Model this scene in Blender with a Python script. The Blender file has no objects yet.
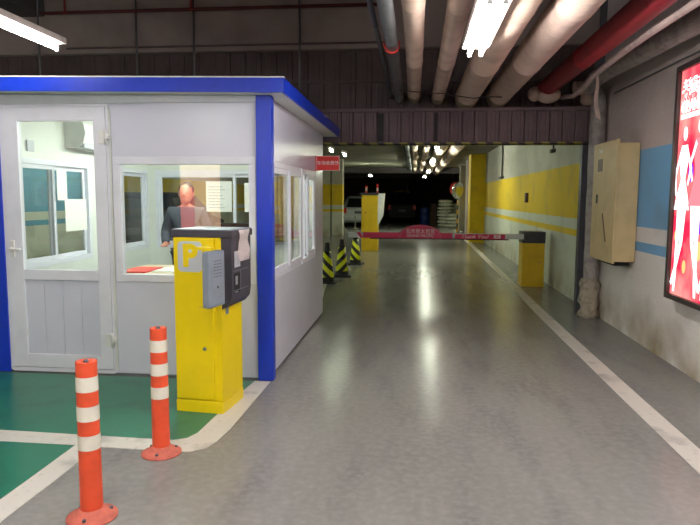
import bpy, bmesh, math, random
from mathutils import Vector, Matrix
random.seed(7)
S = bpy.context.scene
COL = S.collection

# ------------------------------------------------------------------ camera, world, exposure
cd = bpy.data.cameras.new('camera'); cam = bpy.data.objects.new('camera', cd); COL.objects.link(cam)
cd.sensor_width = 36; cd.lens = 620/700*36; cd.clip_start = .05; cd.clip_end = 200
Rm = Matrix(((0.9945937031, -0.0159134993, 0.1026164032),
             (0.1037136148, 0.1029158178, -0.9892683259),
             (0.0051818697, 0.9945627657, 0.1040098709)))
cam.matrix_world = Matrix.Translation((0, 0, 1.5)) @ Rm.to_4x4()
S.camera = cam
W = bpy.data.worlds.new('world'); S.world = W; W.use_nodes = True
W.node_tree.nodes['Background'].inputs[0].default_value = (.5, .42, .45, 1)
W.node_tree.nodes['Background'].inputs[1].default_value = .02
S.view_settings.view_transform = 'Standard'; S.view_settings.look = 'None'
S.view_settings.gamma = 1; S.view_settings.use_curve_mapping = False
S.view_settings.exposure = 0.43
E_NEAR, E_FAR, E_BOOTH, E_POSTER, E_HALL, E_FILL = 84, 112, 90, 1.15, 95, 108     # tube strengths

# ------------------------------------------------------------------ materials
def srgb(r, g, b):
    f = lambda c: (c/255/12.92) if c/255 <= .04045 else ((c/255+.055)/1.055)**2.4
    return (f(r), f(g), f(b), 1)
def nt(name):
    m = bpy.data.materials.new(name); m.use_nodes = True
    t = m.node_tree; return m, t, t.nodes['Principled BSDF']
def N(t, kind, **k):
    n = t.nodes.new(kind)
    for a, v in k.items(): setattr(n, a, v)
    return n
def mixc(t, fac, a, b, blend='MIX'):
    n = N(t, 'ShaderNodeMix', data_type='RGBA', blend_type=blend)
    for s, v in ((0, fac), (6, a), (7, b)):
        if isinstance(v, bpy.types.NodeSocket): t.links.new(v, n.inputs[s])
        else: n.inputs[s].default_value = v
    return n.outputs[2]
def noise(t, scale, detail=4, vec=None, lo=.4, hi=.6):
    g = N(t, 'ShaderNodeNewGeometry') if vec is None else None
    n = N(t, 'ShaderNodeTexNoise'); n.inputs['Scale'].default_value = scale; n.inputs['Detail'].default_value = detail
    t.links.new(vec if vec is not None else g.outputs['Position'], n.inputs['Vector'])
    r = N(t, 'ShaderNodeMapRange'); r.inputs[1].default_value = lo; r.inputs[2].default_value = hi
    t.links.new(n.outputs[0], r.inputs[0]); return r.outputs[0]
def M(name, col, rough=.5, metal=0, dirt=.12, scale=9, bump=0, spec=.5):
    """plain paint/plastic/metal with a little wear of its own"""
    m, t, b = nt(name)
    d = tuple(c*(1-dirt*2.2) for c in col[:3])+(1,)
    tc = N(t, 'ShaderNodeTexCoord')
    f = noise(t, scale, 5, tc.outputs['Object'], .45, .75)
    t.links.new(mixc(t, f, col, d), b.inputs['Base Color'])
    b.inputs['Roughness'].default_value = rough; b.inputs['Metallic'].default_value = metal
    b.inputs['Specular IOR Level'].default_value = spec
    if bump:
        bn = N(t, 'ShaderNodeBump'); bn.inputs['Strength'].default_value = bump; bn.inputs['Distance'].default_value = .01
        t.links.new(noise(t, scale*5, 6, tc.outputs['Object'], .2, .8), bn.inputs['Height']); t.links.new(bn.outputs[0], b.inputs['Normal'])
    return m
def EM(name, col, s):
    m = bpy.data.materials.new(name); m.use_nodes = True; t = m.node_tree; t.nodes.clear()
    e = N(t, 'ShaderNodeEmission'); o = N(t, 'ShaderNodeOutputMaterial')
    e.inputs[0].default_value = col; e.inputs[1].default_value = s; t.links.new(e.outputs[0], o.inputs[0]); return m
def steps(t, val, stops):
    """hard colour bands along a value; stops [(pos, colour)]"""
    r = N(t, 'ShaderNodeValToRGB'); r.color_ramp.interpolation = 'CONSTANT'
    e = r.color_ramp.elements
    while len(e) > 1: e.remove(e[-1])
    e[0].position = stops[0][0]; e[0].color = stops[0][1]
    for p, c in stops[1:]:
        x = e.new(p); x.color = c
    t.links.new(val, r.inputs[0]); return r.outputs[0]
def glass_mat(name, tint=(.955, .975, .965, 1)):
    m = bpy.data.materials.new(name); m.use_nodes = True; t = m.node_tree; t.nodes.clear()
    o = N(t, 'ShaderNodeOutputMaterial'); mx = N(t, 'ShaderNodeMixShader'); tr = N(t, 'ShaderNodeBsdfTransparent'); gl = N(t, 'ShaderNodeBsdfGlossy')
    lw = N(t, 'ShaderNodeLayerWeight'); pw = N(t, 'ShaderNodeMath', operation='POWER'); pw.inputs[1].default_value = 5
    fr = N(t, 'ShaderNodeMath', operation='MULTIPLY_ADD'); fr.inputs[1].default_value = .9; fr.inputs[2].default_value = .04
    t.links.new(lw.outputs['Facing'], pw.inputs[0]); t.links.new(pw.outputs[0], fr.inputs[0])
    tr.inputs[0].default_value = tint; gl.inputs['Roughness'].default_value = .01
    t.links.new(fr.outputs[0], mx.inputs[0]); t.links.new(tr.outputs[0], mx.inputs[1]); t.links.new(gl.outputs[0], mx.inputs[2]); t.links.new(mx.outputs[0], o.inputs[0])
    return m

def wall_mat(name, band, plaster, lower, lo1=.95, y_band=None):
    """painted concrete wall: plaster above 2.0 m, band 1.2-2.0, white 1.05-1.2, band .95-1.05, whitewash below"""
    m, t, b = nt(name)
    g = N(t, 'ShaderNodeNewGeometry'); sp = N(t, 'ShaderNodeSeparateXYZ'); t.links.new(g.outputs['Position'], sp.inputs[0])
    dv = N(t, 'ShaderNodeMath', operation='DIVIDE'); dv.inputs[1].default_value = 5; t.links.new(sp.outputs[2], dv.inputs[0])
    base = steps(t, dv.outputs[0], [(0, lower), (lo1/5, band), (1.05/5, lower), (1.2/5, band), (2.0/5, plaster)])
    blot = noise(t, 1.7, 6, None, .52, .8)
    c = mixc(t, blot, base, mixc(t, .4, base, srgb(120, 112, 100)))
    # damp, dirty stains low on the wall with ragged upper edge
    st = noise(t, 2.3, 5, None, .3, .7)
    ht = N(t, 'ShaderNodeMapRange'); ht.inputs[1].default_value = .55; ht.inputs[2].default_value = 0; t.links.new(sp.outputs[2], ht.inputs[0])
    mu = N(t, 'ShaderNodeMath', operation='MULTIPLY'); t.links.new(ht.outputs[0], mu.inputs[0]); t.links.new(st, mu.inputs[1])
    c = mixc(t, mu.outputs[0], c, srgb(140, 120, 80))
    fine = noise(t, 40, 3, None, .3, .8)
    c = mixc(t, fine, c, mixc(t, .82, srgb(90, 85, 82), c))
    t.links.new(c, b.inputs['Base Color']); b.inputs['Roughness'].default_value = .75
    bn = N(t, 'ShaderNodeBump'); bn.inputs['Strength'].default_value = .35; bn.inputs['Distance'].default_value = .01
    t.links.new(noise(t, 14, 8, None, .2, .8), bn.inputs['Height']); t.links.new(bn.outputs[0], b.inputs['Normal'])
    return m

def floor_mat():
    m, t, b = nt('lane_epoxy')
    g = N(t, 'ShaderNodeNewGeometry'); mp = N(t, 'ShaderNodeMapping'); mp.inputs['Scale'].default_value = (1.5, .45, 1)
    t.links.new(g.outputs['Position'], mp.inputs['Vector'])
    c0 = mixc(t, noise(t, .9, 6, mp.outputs[0], .3, .75), srgb(130, 129, 124), srgb(114, 114, 109))
    mp2 = N(t, 'ShaderNodeMapping'); mp2.inputs['Scale'].default_value = (3.2, .7, 1); t.links.new(g.outputs['Position'], mp2.inputs['Vector'])
    c1 = mixc(t, noise(t, 1.6, 6, mp2.outputs[0], .48, .85), c0, srgb(104, 102, 102))
    c2 = mixc(t, noise(t, 22, 3, None, .4, 1.3), c1, srgb(150, 146, 144))
    t.links.new(c2, b.inputs['Base Color'])
    b.inputs['Roughness'].default_value = .21; b.inputs['Specular IOR Level'].default_value = .2
    return m
def paint_mat(name, col, worn, rough=.3):
    m, t, b = nt(name)
    c = mixc(t, noise(t, 3.5, 8, None, .55, .75), col, worn)
    c = mixc(t, noise(t, 26, 4, None, .6, .85), c, worn)
    t.links.new(c, b.inputs['Base Color']); b.inputs['Roughness'].default_value = rough
    bn = N(t, 'ShaderNodeBump'); bn.inputs['Strength'].default_value = .15; bn.inputs['Distance'].default_value = .006
    t.links.new(noise(t, 5, 4, None, .2, .8), bn.inputs['Height']); t.links.new(bn.outputs[0], b.inputs['Normal'])
    return m
def siding_mat(name, a, bcol, axis=0, pitch=.2):
    """vertical profiled cladding: dark seams every pitch"""
    m, t, b = nt(name)
    g = N(t, 'ShaderNodeNewGeometry'); sp = N(t, 'ShaderNodeSeparateXYZ'); t.links.new(g.outputs['Position'], sp.inputs[0])
    c = mixc(t, noise(t, 3, 6, None, .4, .7), a, bcol)
    t.links.new(c, b.inputs['Base Color']); b.inputs['Roughness'].default_value = .6
    return m
def diag_mat(name, c1, c2, pitch, zmin=None, zmax=None, ctop=None, axis='x'):
    """diagonal warning stripes in object space"""
    m, t, b = nt(name)
    tc = N(t, 'ShaderNodeTexCoord'); sp = N(t, 'ShaderNodeSeparateXYZ'); t.links.new(tc.outputs['Object'], sp.inputs[0])
    a = N(t, 'ShaderNodeMath', operation='ADD'); t.links.new(sp.outputs[0], a.inputs[0]); t.links.new(sp.outputs[2], a.inputs[1])
    d = N(t, 'ShaderNodeMath', operation='DIVIDE'); d.inputs[1].default_value = pitch; t.links.new(a.outputs[0], d.inputs[0])
    f = N(t, 'ShaderNodeMath', operation='FRACT'); t.links.new(d.outputs[0], f.inputs[0])
    c = steps(t, f.outputs[0], [(0, c1), (.52, c2)])
    t.links.new(c, b.inputs['Base Color']); b.inputs['Roughness'].default_value = .45
    return m
def ring_mat(name, c1, c2, pitch, start=0):
    m, t, b = nt(name)
    tc = N(t, 'ShaderNodeTexCoord'); sp = N(t, 'ShaderNodeSeparateXYZ'); t.links.new(tc.outputs['Object'], sp.inputs[0])
    d = N(t, 'ShaderNodeMath', operation='DIVIDE'); d.inputs[1].default_value = pitch; t.links.new(sp.outputs[2], d.inputs[0])
    f = N(t, 'ShaderNodeMath', operation='FRACT'); t.links.new(d.outputs[0], f.inputs[0])
    t.links.new(steps(t, f.outputs[0], [(0, c1), (.5, c2)]), b.inputs['Base Color']); b.inputs['Roughness'].default_value = .45
    return m

MT = dict(
 floor=floor_mat(),
 green=paint_mat('green_floor_paint', srgb(30, 112, 84), srgb(24, 84, 64)),
 line=paint_mat('white_line_paint', srgb(205, 200, 190), srgb(140, 136, 130), .4),
 wall_front=wall_mat('blue_band_wall', srgb(116, 170, 210), srgb(196, 182, 178), srgb(226, 222, 216)),
 wall_yel=wall_mat('yellow_band_wall', srgb(235, 200, 20), srgb(205, 202, 190), srgb(215, 220, 205)),
 yel_wall=M('yellow_wall_paint', srgb(222, 190, 20), .7, dirt=.15, scale=3, bump=.3),
 conc=M('dark_concrete', srgb(84, 76, 78), .85, dirt=.15, scale=2, bump=.4),
 conc2=M('grey_concrete_beam', srgb(160, 146, 140), .85, dirt=.12, scale=2, bump=.4),
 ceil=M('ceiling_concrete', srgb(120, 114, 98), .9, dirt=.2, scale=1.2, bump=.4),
 ceild=M('dark_ceiling', srgb(58, 50, 52), .9, dirt=.2, scale=1.2, bump=.4),  # dark brown-grey, darker than the rear ceiling
 siding=siding_mat('mauve_siding', srgb(112, 94, 98), srgb(98, 80, 86)),
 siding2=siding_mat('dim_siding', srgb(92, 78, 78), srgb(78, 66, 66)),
 steel=M('grey_steel', srgb(78, 78, 86), .5, .3),
 blue=M('booth_blue_paint', srgb(18, 56, 190), .35, dirt=.06, scale=14, bump=.1),
 panel=M('booth_white_panel', srgb(212, 214, 227), .25, dirt=.03, scale=2, bump=.05),
 pvc=M('white_pvc', srgb(226, 228, 236), .35, dirt=.04, scale=5),
 inner=M('booth_inner_white', srgb(225, 228, 220), .5, dirt=.02, scale=2),
 glass=glass_mat('window_glass'),
 yellow=M('yellow_enamel', srgb(240, 212, 0), .32, dirt=.04, scale=4, bump=.04),
 yellow2=M('aged_yellow_enamel', srgb(222, 184, 20), .4, dirt=.08, scale=5),
 dkgrey=M('dark_grey_plastic', srgb(62, 60, 70), .45, dirt=.1, scale=8, bump=.1),
 mdgrey=M('blue_grey_plastic', srgb(122, 132, 144), .45, dirt=.06, scale=8, bump=.1),
 ltgrey=M('light_grey_print', srgb(196, 200, 206), .5, dirt=.03),
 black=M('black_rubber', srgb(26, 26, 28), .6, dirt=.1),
 orange=M('orange_plastic', srgb(232, 84, 48), .5, dirt=.1, scale=10, bump=.1),
 orange_d=M('dusty_orange_base', srgb(200, 104, 86), .75, dirt=.15, scale=16, bump=.3),
 white_r=M('white_reflective_tape', srgb(228, 222, 205), .4, dirt=.05, scale=16),
 red=M('sign_red', srgb(212, 44, 36), .45, dirt=.05),
 crimson=M('crimson_boom_sleeve', srgb(228, 52, 100), .45, dirt=.12, scale=6),
 crimson_l=M('pink_rim', srgb(222, 120, 140), .5),
 white=M('white_paint', srgb(225, 225, 222), .45, dirt=.05),
 pinkw=M('boom_lettering', srgb(252, 226, 228), .5, dirt=.02),
 cream=M('cream_pipe_lagging', srgb(200, 176, 158), .75, dirt=.12, scale=4, bump=.35),
 cream2=M('pale_pipe_lagging', srgb(196, 172, 158), .75, dirt=.14, scale=5, bump=.35),
 redpipe=M('red_sprinkler_pipe', srgb(140, 34, 44), .5, dirt=.15, scale=6, bump=.15),
 foil=M('grey_foil_lagging', srgb(170, 164, 160), .55, .25, dirt=.2, scale=12, bump=.8),
 conduit=M('galvanised_conduit', srgb(120, 122, 124), .4, .5, dirt=.15, scale=8),
 clamp=M('red_clamp', srgb(214, 58, 50), .5),
 hose=M('white_hose', srgb(190, 170, 165), .6, dirt=.15, scale=14, bump=.4),
 ribbon=M('pink_white_tape', srgb(235, 215, 205), .6),
 beige=M('beige_enamel', srgb(206, 184, 136), .5, dirt=.08, scale=5, bump=.05),
 brown=M('brown_plate', srgb(90, 66, 58), .5),
 frame=M('dark_sign_frame', srgb(70, 62, 60), .4, .4),
 housing=M('lamp_housing', srgb(210, 196, 190), .5),
 paper=M('paper', srgb(236, 236, 228), .7, dirt=.02),
 ink=M('grey_ink', srgb(150, 156, 158), .7, dirt=.02),
 chrome=M('chrome', srgb(200, 200, 205), .2, 1),
 coat=M('dark_jacket', srgb(48, 54, 66), .8, dirt=.1),
 trousers=M('black_trousers', srgb(30, 30, 34), .8),
 skin=M('skin', srgb(176, 116, 96), .55, dirt=.04),
 hair=M('black_hair', srgb(24, 20, 20), .5),
 silver=M('silver_car_paint', srgb(176, 182, 186), .3, .5, dirt=.04),
 darkcar=M('black_car_paint', srgb(14, 14, 17), .5, 0, spec=.2),
 cglass=M('tinted_car_glass', srgb(14, 16, 18), .1),
 tail=M('tail_lamp_red', srgb(190, 24, 28), .25),
 tyre=M('tyre_rubber', srgb(22, 22, 22), .8),
 sack=M('woven_sack', srgb(196, 196, 178), .85, dirt=.2, scale=9, bump=.5),
 drum=M('blue_plastic_drum', srgb(26, 52, 120), .5),
 card=M('brown_cardboard', srgb(84, 66, 52), .85),
 mirror=M('convex_mirror_face', srgb(200, 205, 205), .06, 1, dirt=.02),
 wood=M('desk_laminate', srgb(206, 190, 160), .5, dirt=.05),
 screen=M('dark_screen', srgb(16, 18, 20), .2),
 tan=M('tan_curtain', srgb(176, 150, 110), .85),
 tube_near=EM('lit_tube_near', (1, .95, .93, 1), E_NEAR),
 tube_fill=EM('lit_tube_fill', (1, .975, .94, 1), E_FILL),
 p_peach=EM('poster_peach', srgb(255, 205, 170), 4.5), p_rose=EM('poster_rose', srgb(250, 130, 120), 4.5),
 tube_far=EM('lit_tube_far', (.93, 1, .80, 1), E_FAR),
 tube_hall=EM('lit_tube_hall', (.86, 1, .72, 1), E_HALL),
 tube_booth=EM('lit_tube_booth', (.92, 1, .9, 1), E_BOOTH),
 p_red=EM('poster_red', srgb(232, 30, 60), E_POSTER*.9),
 p_pink=EM('poster_pink', srgb(248, 130, 140), E_POSTER),
 p_gold=EM('poster_gold', srgb(250, 190, 120), E_POSTER),
 p_white=EM('poster_white', (1, .95, .93, 1), E_POSTER*1.3),
 p_violet=EM('poster_violet', srgb(140, 50, 220), E_POSTER*.9),
 hazard=diag_mat('hazard_angle', srgb(150, 140, 66), srgb(70, 60, 58), .2),
 cone_st=diag_mat('cone_stripes', srgb(236, 240, 20), srgb(22, 22, 20), .2),
 post_st=ring_mat('post_yellow_black', srgb(226, 170, 20), srgb(24, 24, 24), .4),
 rw_st=ring_mat('post_red_white', srgb(214, 50, 40), srgb(220, 215, 205), .2),
)

# ------------------------------------------------------------------ mesh helpers
def box(bm, lo, hi, bev=0, mi=0, seg=2, rot=None):
    lo = Vector(lo); hi = Vector(hi); c = (lo+hi)/2; s = hi-lo
    m = Matrix.Translation(c) @ Matrix.Diagonal((*s, 1))
    if rot: m = rot @ m
    r = bmesh.ops.create_cube(bm, size=1, matrix=m)
    fs = set(f for v in r['verts'] for f in v.link_faces)
    if bev:
        es = list(set(e for v in r['verts'] for e in v.link_edges))
        o = bmesh.ops.bevel(bm, geom=es, offset=min(bev, min(s)*.45), segments=seg, affect='EDGES', profile=.6)
        fs = set(o['faces']) | set(f for f in fs if f.is_valid)
    for f in fs:
        if f.is_valid: f.material_index = mi
    return fs
def tube(bm, pts, r, n=12, caps=True, mi=0, rs=None):
    pts = [Vector(p) for p in pts]; rings = []
    up = None
    for i, p in enumerate(pts):
        d = (pts[min(i+1, len(pts)-1)] - pts[max(i-1, 0)]).normalized()
        if up is None:
            up = Vector((0, 0, 1)) if abs(d.z) < .9 else Vector((1, 0, 0))
        a = d.cross(up).normalized(); b = a.cross(d).normalized(); up = b
        rr = rs[i] if rs else r
        rings.append([bm.verts.new(p + rr*(math.cos(2*math.pi*k/n)*a + math.sin(2*math.pi*k/n)*b)) for k in range(n)])
    for A, B in zip(rings, rings[1:]):
        for k in range(n):
            f = bm.faces.new((A[k], A[(k+1) % n], B[(k+1) % n], B[k])); f.smooth = True; f.material_index = mi
    if caps:
        for q in (rings[0][::-1], rings[-1]):
            try: f = bm.faces.new(q); f.material_index = mi
            except ValueError: pass
def lathe(bm, prof, n=24, c=(0, 0, 0), mi=None):
    """prof [(r,z)] about z"""
    c = Vector(c); rings = []
    for r, z in prof:
        rings.append([bm.verts.new(c+Vector((max(r, 1e-4)*math.cos(2*math.pi*k/n), max(r, 1e-4)*math.sin(2*math.pi*k/n), z))) for k in range(n)])
    for i, (A, B) in enumerate(zip(rings, rings[1:])):
        for k in range(n):
            f = bm.faces.new((A[k], A[(k+1) % n], B[(k+1) % n], B[k])); f.smooth = True
            if mi: f.material_index = mi[i]
    bm.faces.new(rings[0][::-1]); bm.faces.new(rings[-1])
def poly(bm, pts, mi=0):
    f = bm.faces.new([bm.verts.new(p) for p in pts]); f.material_index = mi; return f
def prism(bm, pts, off, mi=0):
    """closed outline pts extruded by vector off"""
    a = [bm.verts.new(p) for p in pts]; b = [bm.verts.new(Vector(p)+Vector(off)) for p in pts]
    n = len(a)
    for q in (a, b[::-1]): bm.faces.new(q).material_index = mi
    for i in range(n): bm.faces.new((a[i], b[i], b[(i+1) % n], a[(i+1) % n])).material_index = mi
def ell(bm, c, r, seg=16, rings=10, mi=0, rot=None):
    m = Matrix.Translation(c) @ (rot or Matrix()) @ Matrix.Diagonal((*r, 1))
    o = bmesh.ops.create_uvsphere(bm, u_segments=seg, v_segments=rings, radius=1, matrix=m)
    for f in set(f for v in o['verts'] for f in v.link_faces): f.smooth = True; f.material_index = mi
def obj(name, bm, mats, parent=None, loc=None, rz=0, kind=None, label=None, cat=None, group=None, mesh_smooth=False):
    if isinstance(bm, bmesh.types.BMesh):
        bmesh.ops.recalc_face_normals(bm, faces=bm.faces[:]) if len(bm.faces) else None
        me = bpy.data.meshes.new(name); bm.to_mesh(me); bm.free()
    else: me = bm
    for m in (mats if isinstance(mats, (list, tuple)) else [mats]):
        me.materials.append(MT[m] if isinstance(m, str) else m)
    o = bpy.data.objects.new(name, me); COL.objects.link(o)
    if parent: o.parent = parent
    if loc is not None: o.location = loc
    if rz: o.rotation_euler.z = rz
    if kind: o['kind'] = kind
    if label: o['label'] = label
    if cat: o['category'] = cat
    if group: o['group'] = group
    return o
def B(name, lo, hi, mat, parent=None, bev=0, **k):
    bm = bmesh.new(); box(bm, lo, hi, bev); return obj(name, bm, mat, parent, **k)
def T(name, pts, r, mat, parent=None, n=14, **k):
    bm = bmesh.new(); tube(bm, pts, r, n); return obj(name, bm, mat, parent, **k)
def thing(name, label, cat, loc=(0, 0, 0), rz=0, group=None):
    o = bpy.data.objects.new(name, None); COL.objects.link(o); o.location = loc; o.rotation_euler.z = rz
    o.empty_display_size = .1; o['label'] = label; o['category'] = cat
    if group: o['group'] = group
    return o
def dup(o, parent=None, loc=None, label=None):
    c = o.copy(); COL.objects.link(c)
    if parent: c.parent = parent
    if loc is not None: c.location = loc
    if label: c['label'] = label
    for ch in [x for x in bpy.data.objects if x.parent == o]: dup(ch, c)
    return c
def text_mesh(body, size, depth=.001, bold=0.0, shear=0, align='CENTER', sx=1):
    cu = bpy.data.curves.new('lettering', 'FONT'); cu.body = body; cu.size = size; cu.extrude = depth; cu.offset = bold
    cu.align_x = align; cu.align_y = 'CENTER'; cu.shear = shear
    o = bpy.data.objects.new('tmp_text', cu); COL.objects.link(o)
    dg = bpy.context.evaluated_depsgraph_get(); dg.update()
    me = bpy.data.meshes.new_from_object(o.evaluated_get(dg))
    bpy.data.objects.remove(o)
    me.materials.clear()
    if sx != 1: me.transform(Matrix.Diagonal((sx, 1, 1, 1)))
    return me
def text(name, body, size, mat, parent, M4, **k):
    """M4 maps text plane (x right, y up, z out) into the parent's space"""
    me = text_mesh(body, size, **k); me.transform(M4); return obj(name, me, mat, parent)
def frameM(o, x, y):
    x = Vector(x).normalized(); y = Vector(y).normalized(); z = x.cross(y)
    m = Matrix((x, y, z)).transposed().to_4x4(); m.translation = Vector(o); return m

# ------------------------------------------------------------------ the setting
XW = 2.35
B('floor', (-12, -7, -.1), (5, 50, 0), 'floor', kind='structure')
# green painted bays and white lines lie on the floor as thin coats
def coat_patch(name, pts, mat, z=.004, **k):
    bm = bmesh.new(); prism(bm, [(x, y, 0) for x, y in pts], (0, 0, z)); return obj(name, bm, mat, **k)
coat_patch('trim_1', [(-9, 3.45), (-9, -2), (-5, -2), (-2.25, 2.2), (-2.03, 2.6), (-2.02, 3.45)], 'green', .002, kind='structure')
coat_patch('trim_2', [(-9, 3.6), (-1.5, 3.55), (-1.34, 3.62), (-1.31, 3.8), (-1.27, 4.84), (-9, 4.84)], 'green', .002, kind='structure')
coat_patch('trim_3', [(-9, 3.44), (-2.3, 3.43), (-1.87, 3.42), (-1.42, 3.40), (-1.30, 3.41), (-1.22, 3.47), (-1.19, 3.58), (-1.17, 3.8), (-1.15, 4.84),
    (-1.28, 4.84), (-1.32, 4.4), (-1.345, 3.9), (-1.355, 3.70), (-1.39, 3.61), (-1.46, 3.57), (-1.62, 3.57), (-2.1, 3.585), (-2.6, 3.6), (-9, 3.62)], 'line', kind='structure')
coat_patch('trim_4', [(-2.02, 3.44), (-2.02, 2.60), (-2.25, 2.2), (-5, -2), (-4.8, -2), (-2.08, 2.2), (-1.88, 2.52), (-1.87, 3.44)], 'line', .0035, kind='structure')
coat_patch('trim_5', [(1.57, -2), (1.58, 4.7), (1.60, 8.1), (1.68, 12.4), (1.78, 22), (1.9, 30), (2.02, 30), (1.93, 22), (1.81, 12.4), (1.75, 8.1), (1.73, 4.7), (1.74, -2)], 'line', kind='structure')
coat_patch('trim_6', [(-1.35, 7.99), (-1.34, 9.0), (-1.44, 9.9), (-1.5, 10.6), (-1.72, 10.6), (-1.56, 9.9), (-1.46, 9.0), (-1.47, 7.99)], 'line', kind='structure')
coat_patch('trim_7', [(-6.9, 7.99), (-1.47, 7.99), (-1.46, 9.0), (-1.56, 9.9), (-1.72, 10.6), (-1.9, 12), (-6.9, 12)], 'green', .002, kind='structure')
coat_patch('trim_8', [(.95, 23.6), (2.1, 29.2), (2.3, 29.2), (1.25, 23.6)], 'line', kind='structure')

B('wall_right', (XW, -7, 0), (XW+.2, 8.3, 4.3), 'wall_front', kind='structure')
B('wall_right_rear', (XW, 8.3, 0), (XW+.2, 33.5, 3.0), 'wall_yel', kind='structure')
B('wall_left', (-7.2, -7, 0), (-7, 13, 4.3), 'wall_front', kind='structure'); B('wall_left_far', (-7.2, 13, 0), (-7, 50, 3.2), 'wall_yel', kind='structure')
B('wall_back', (-12, 46, 0), (5, 46.2, 4.3), 'conc', kind='structure')
B('wall_front', (-7.2, -7.2, 0), (2.6, -7, 4.3), 'conc2', kind='structure')
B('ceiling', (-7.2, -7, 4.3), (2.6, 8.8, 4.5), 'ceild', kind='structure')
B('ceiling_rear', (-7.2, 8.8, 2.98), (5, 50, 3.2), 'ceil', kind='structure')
# cross beams under the rear ceiling
for i, y in enumerate((30.5, 39)):
    bm = bmesh.new(); box(bm, (-7, y, 2.70), (XW, y+.35, 2.98)); obj('ceiling_beam', bm, 'conc', kind='structure')

# clad transom over the lane: ribbed mauve cladding, hazard-striped angle below
def siding(bm, x0, x1, y, z0, z1, pitch=.2, gaps=()):
    x = x0
    while x < x1 - .01:
        w = min(pitch, x1-x)
        if not any(g0 < x+w/2 < g1 for g0, g1 in gaps):
            box(bm, (x+.004, y, z0), (x+w-.004, y+.05, z1), .004, seg=1)
            box(bm, (x+w*.30, y-.006, z0+.01), (x+w*.70, y+.01, z1-.01), .005, seg=1)
        x += w
bm = bmesh.new(); siding(bm, -6.99, 2.33, 8.30, 2.225, 2.63, .158)

box(bm, (-6.99, 8.34, 2.24), (2.33, 8.40, 2.64))
tr = obj('wall_transom', bm, 'siding', kind='structure')
bm = bmesh.new(); box(bm, (-6.99, 8.26, 2.62), (2.33, 8.42, 2.66)); obj('trim_9', bm, 'siding', kind='structure')
bm = bmesh.new(); box(bm, (-6.99, 8.24, 2.19), (2.33, 8.29, 2.222)); box(bm, (-6.99, 8.24, 2.19), (2.33, 8.40, 2.20)); obj('trim_10', bm, 'hazard', kind='structure')
bm = bmesh.new(); siding(bm, -6.99, 2.33, 8.66, 2.6, 3.50, .22); box(bm, (-6.99, 8.7, 2.6), (2.33, 8.8, 3.5)); obj('wall_upper', bm, 'siding2', kind='structure')
B('trim_11', (-6.99, 8.62, 3.06), (2.33, 8.66, 3.10), 'siding2', kind='structure')
B('ceiling_beam', (-6.99, 8.55, 3.50), (2.33, 8.8, 4.3), 'conc2', kind='structure')
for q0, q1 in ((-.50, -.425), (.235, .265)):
    B('trim_gap_shade', (q0, 8.282, 2.24), (q1, 8.302, 2.60), 'black', kind='structure')  # black strips put in for the shade inside open gaps of the cladding
# steel jamb at the right end of the opening
B('trim_12', (2.12, 8.30, 0), (2.24, 8.42, 2.24), 'steel', kind='structure', bev=.005)
# pilasters and piers further along the right wall
B('wall_pier', (1.86, 21.4, 0), (XW, 22.2, 2.98), 'yel_wall', kind='structure')
B('wall_pier_grey', (1.97, 24.2, 0), (XW, 24.9, 2.98), 'conc2', kind='structure')
B('wall_pier_pale', (2.02, 28.6, 0), (XW, 29.2, 2.98), 'ceil', kind='structure')
# striped columns behind the booth on the left
for x in (-3.45, -2.98, -5.6):
    B('wall_column', (x-.24, 24, 0), (x+.18, 24.5, 2.98), 'wall_yel', kind='structure')
B('wall_left_rear', (-7, 26, 0), (-4.6, 26.2, 2.98), 'wall_yel', kind='structure')

# ------------------------------------------------------------------ guard booth
booth = thing('guard_booth', 'white prefabricated guard booth with blue corner posts and flat blue-edged roof', 'booth')
x0, x1, y0, y1 = -3.52, -1.17, 4.88, 7.87; t = .06; ZR = 2.29
bm = bmesh.new()
box(bm, (-2.455, y0, 0.02), (x1-.02, y0+t, .80)); box(bm, (-2.455, y0, 1.82), (x1-.02, y0+t, ZR)); box(bm, (-1.27, y0, .8), (x1-.02, y0+t, 1.82))
box(bm, (x0+.02, y0, 2.24), (-2.455, y0+t, ZR)); box(bm, (x0+.02, y0, 0.02), (-3.42, y0+t, 2.24)); box(bm, (-2.475, y0+.005, 0.02), (-2.455, y0+t, 2.24))
obj('front_panel', bm, 'panel', booth)
B('header_strip', (x0+.1, y0-.022, 2.245), (x1-.05, y0-.001, 2.289), 'ltgrey', booth)
bm = bmesh.new(); zr0, zr1 = .80, 1.80
box(bm, (x1-t, y0+t, .02), (x1, y1, zr0)); box(bm, (x1-t, y0+t, zr1), (x1, y1, ZR)); box(bm, (x1-t, 7.26, zr0), (x1, y1, zr1)); box(bm, (x1-t, y0+t, zr0), (x1, 5.02, zr1))
obj('side_panel', bm, 'panel', booth)
bm = bmesh.new()   # left side, windows above .84
zl0, zl1 = .84, 1.84
box(bm, (x0, y0+t, .02), (x0+t, y1, zl0)); box(bm, (x0, y0+t, zl1), (x0+t, y1, ZR)); box(bm, (x0, 6.36, zl0), (x0+t, 6.95, zl1)); box(bm, (x0, y0+t, zl0), (x0+t, 5.0, zl1)); box(bm, (x0, 7.80, zl0), (x0+t, y1, zl1))
obj('side_panel', bm, 'inner', booth)
bm = bmesh.new()
box(bm, (x0+t, y1-t, .02), (x1-t, y1, zl0)); box(bm, (x0+t, y1-t, zl1), (x1-t, y1, ZR)); box(bm, (x0+t, y1-t, zl0), (-3.36, y1, zl1)); box(bm, (-1.30, y1-t, zl0), (x1-t, y1, zl1))
obj('back_panel', bm, 'inner', booth)
B('booth_floor', (x0+.01, y0+.01, .005), (x1-.01, y1-.01, .05), 'mdgrey', booth)
bm = bmesh.new(); box(bm, (-1.255, 4.855, .004), (-1.13, 4.95, ZR), .004)
obj('corner_post', bm, 'blue', booth)
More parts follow.
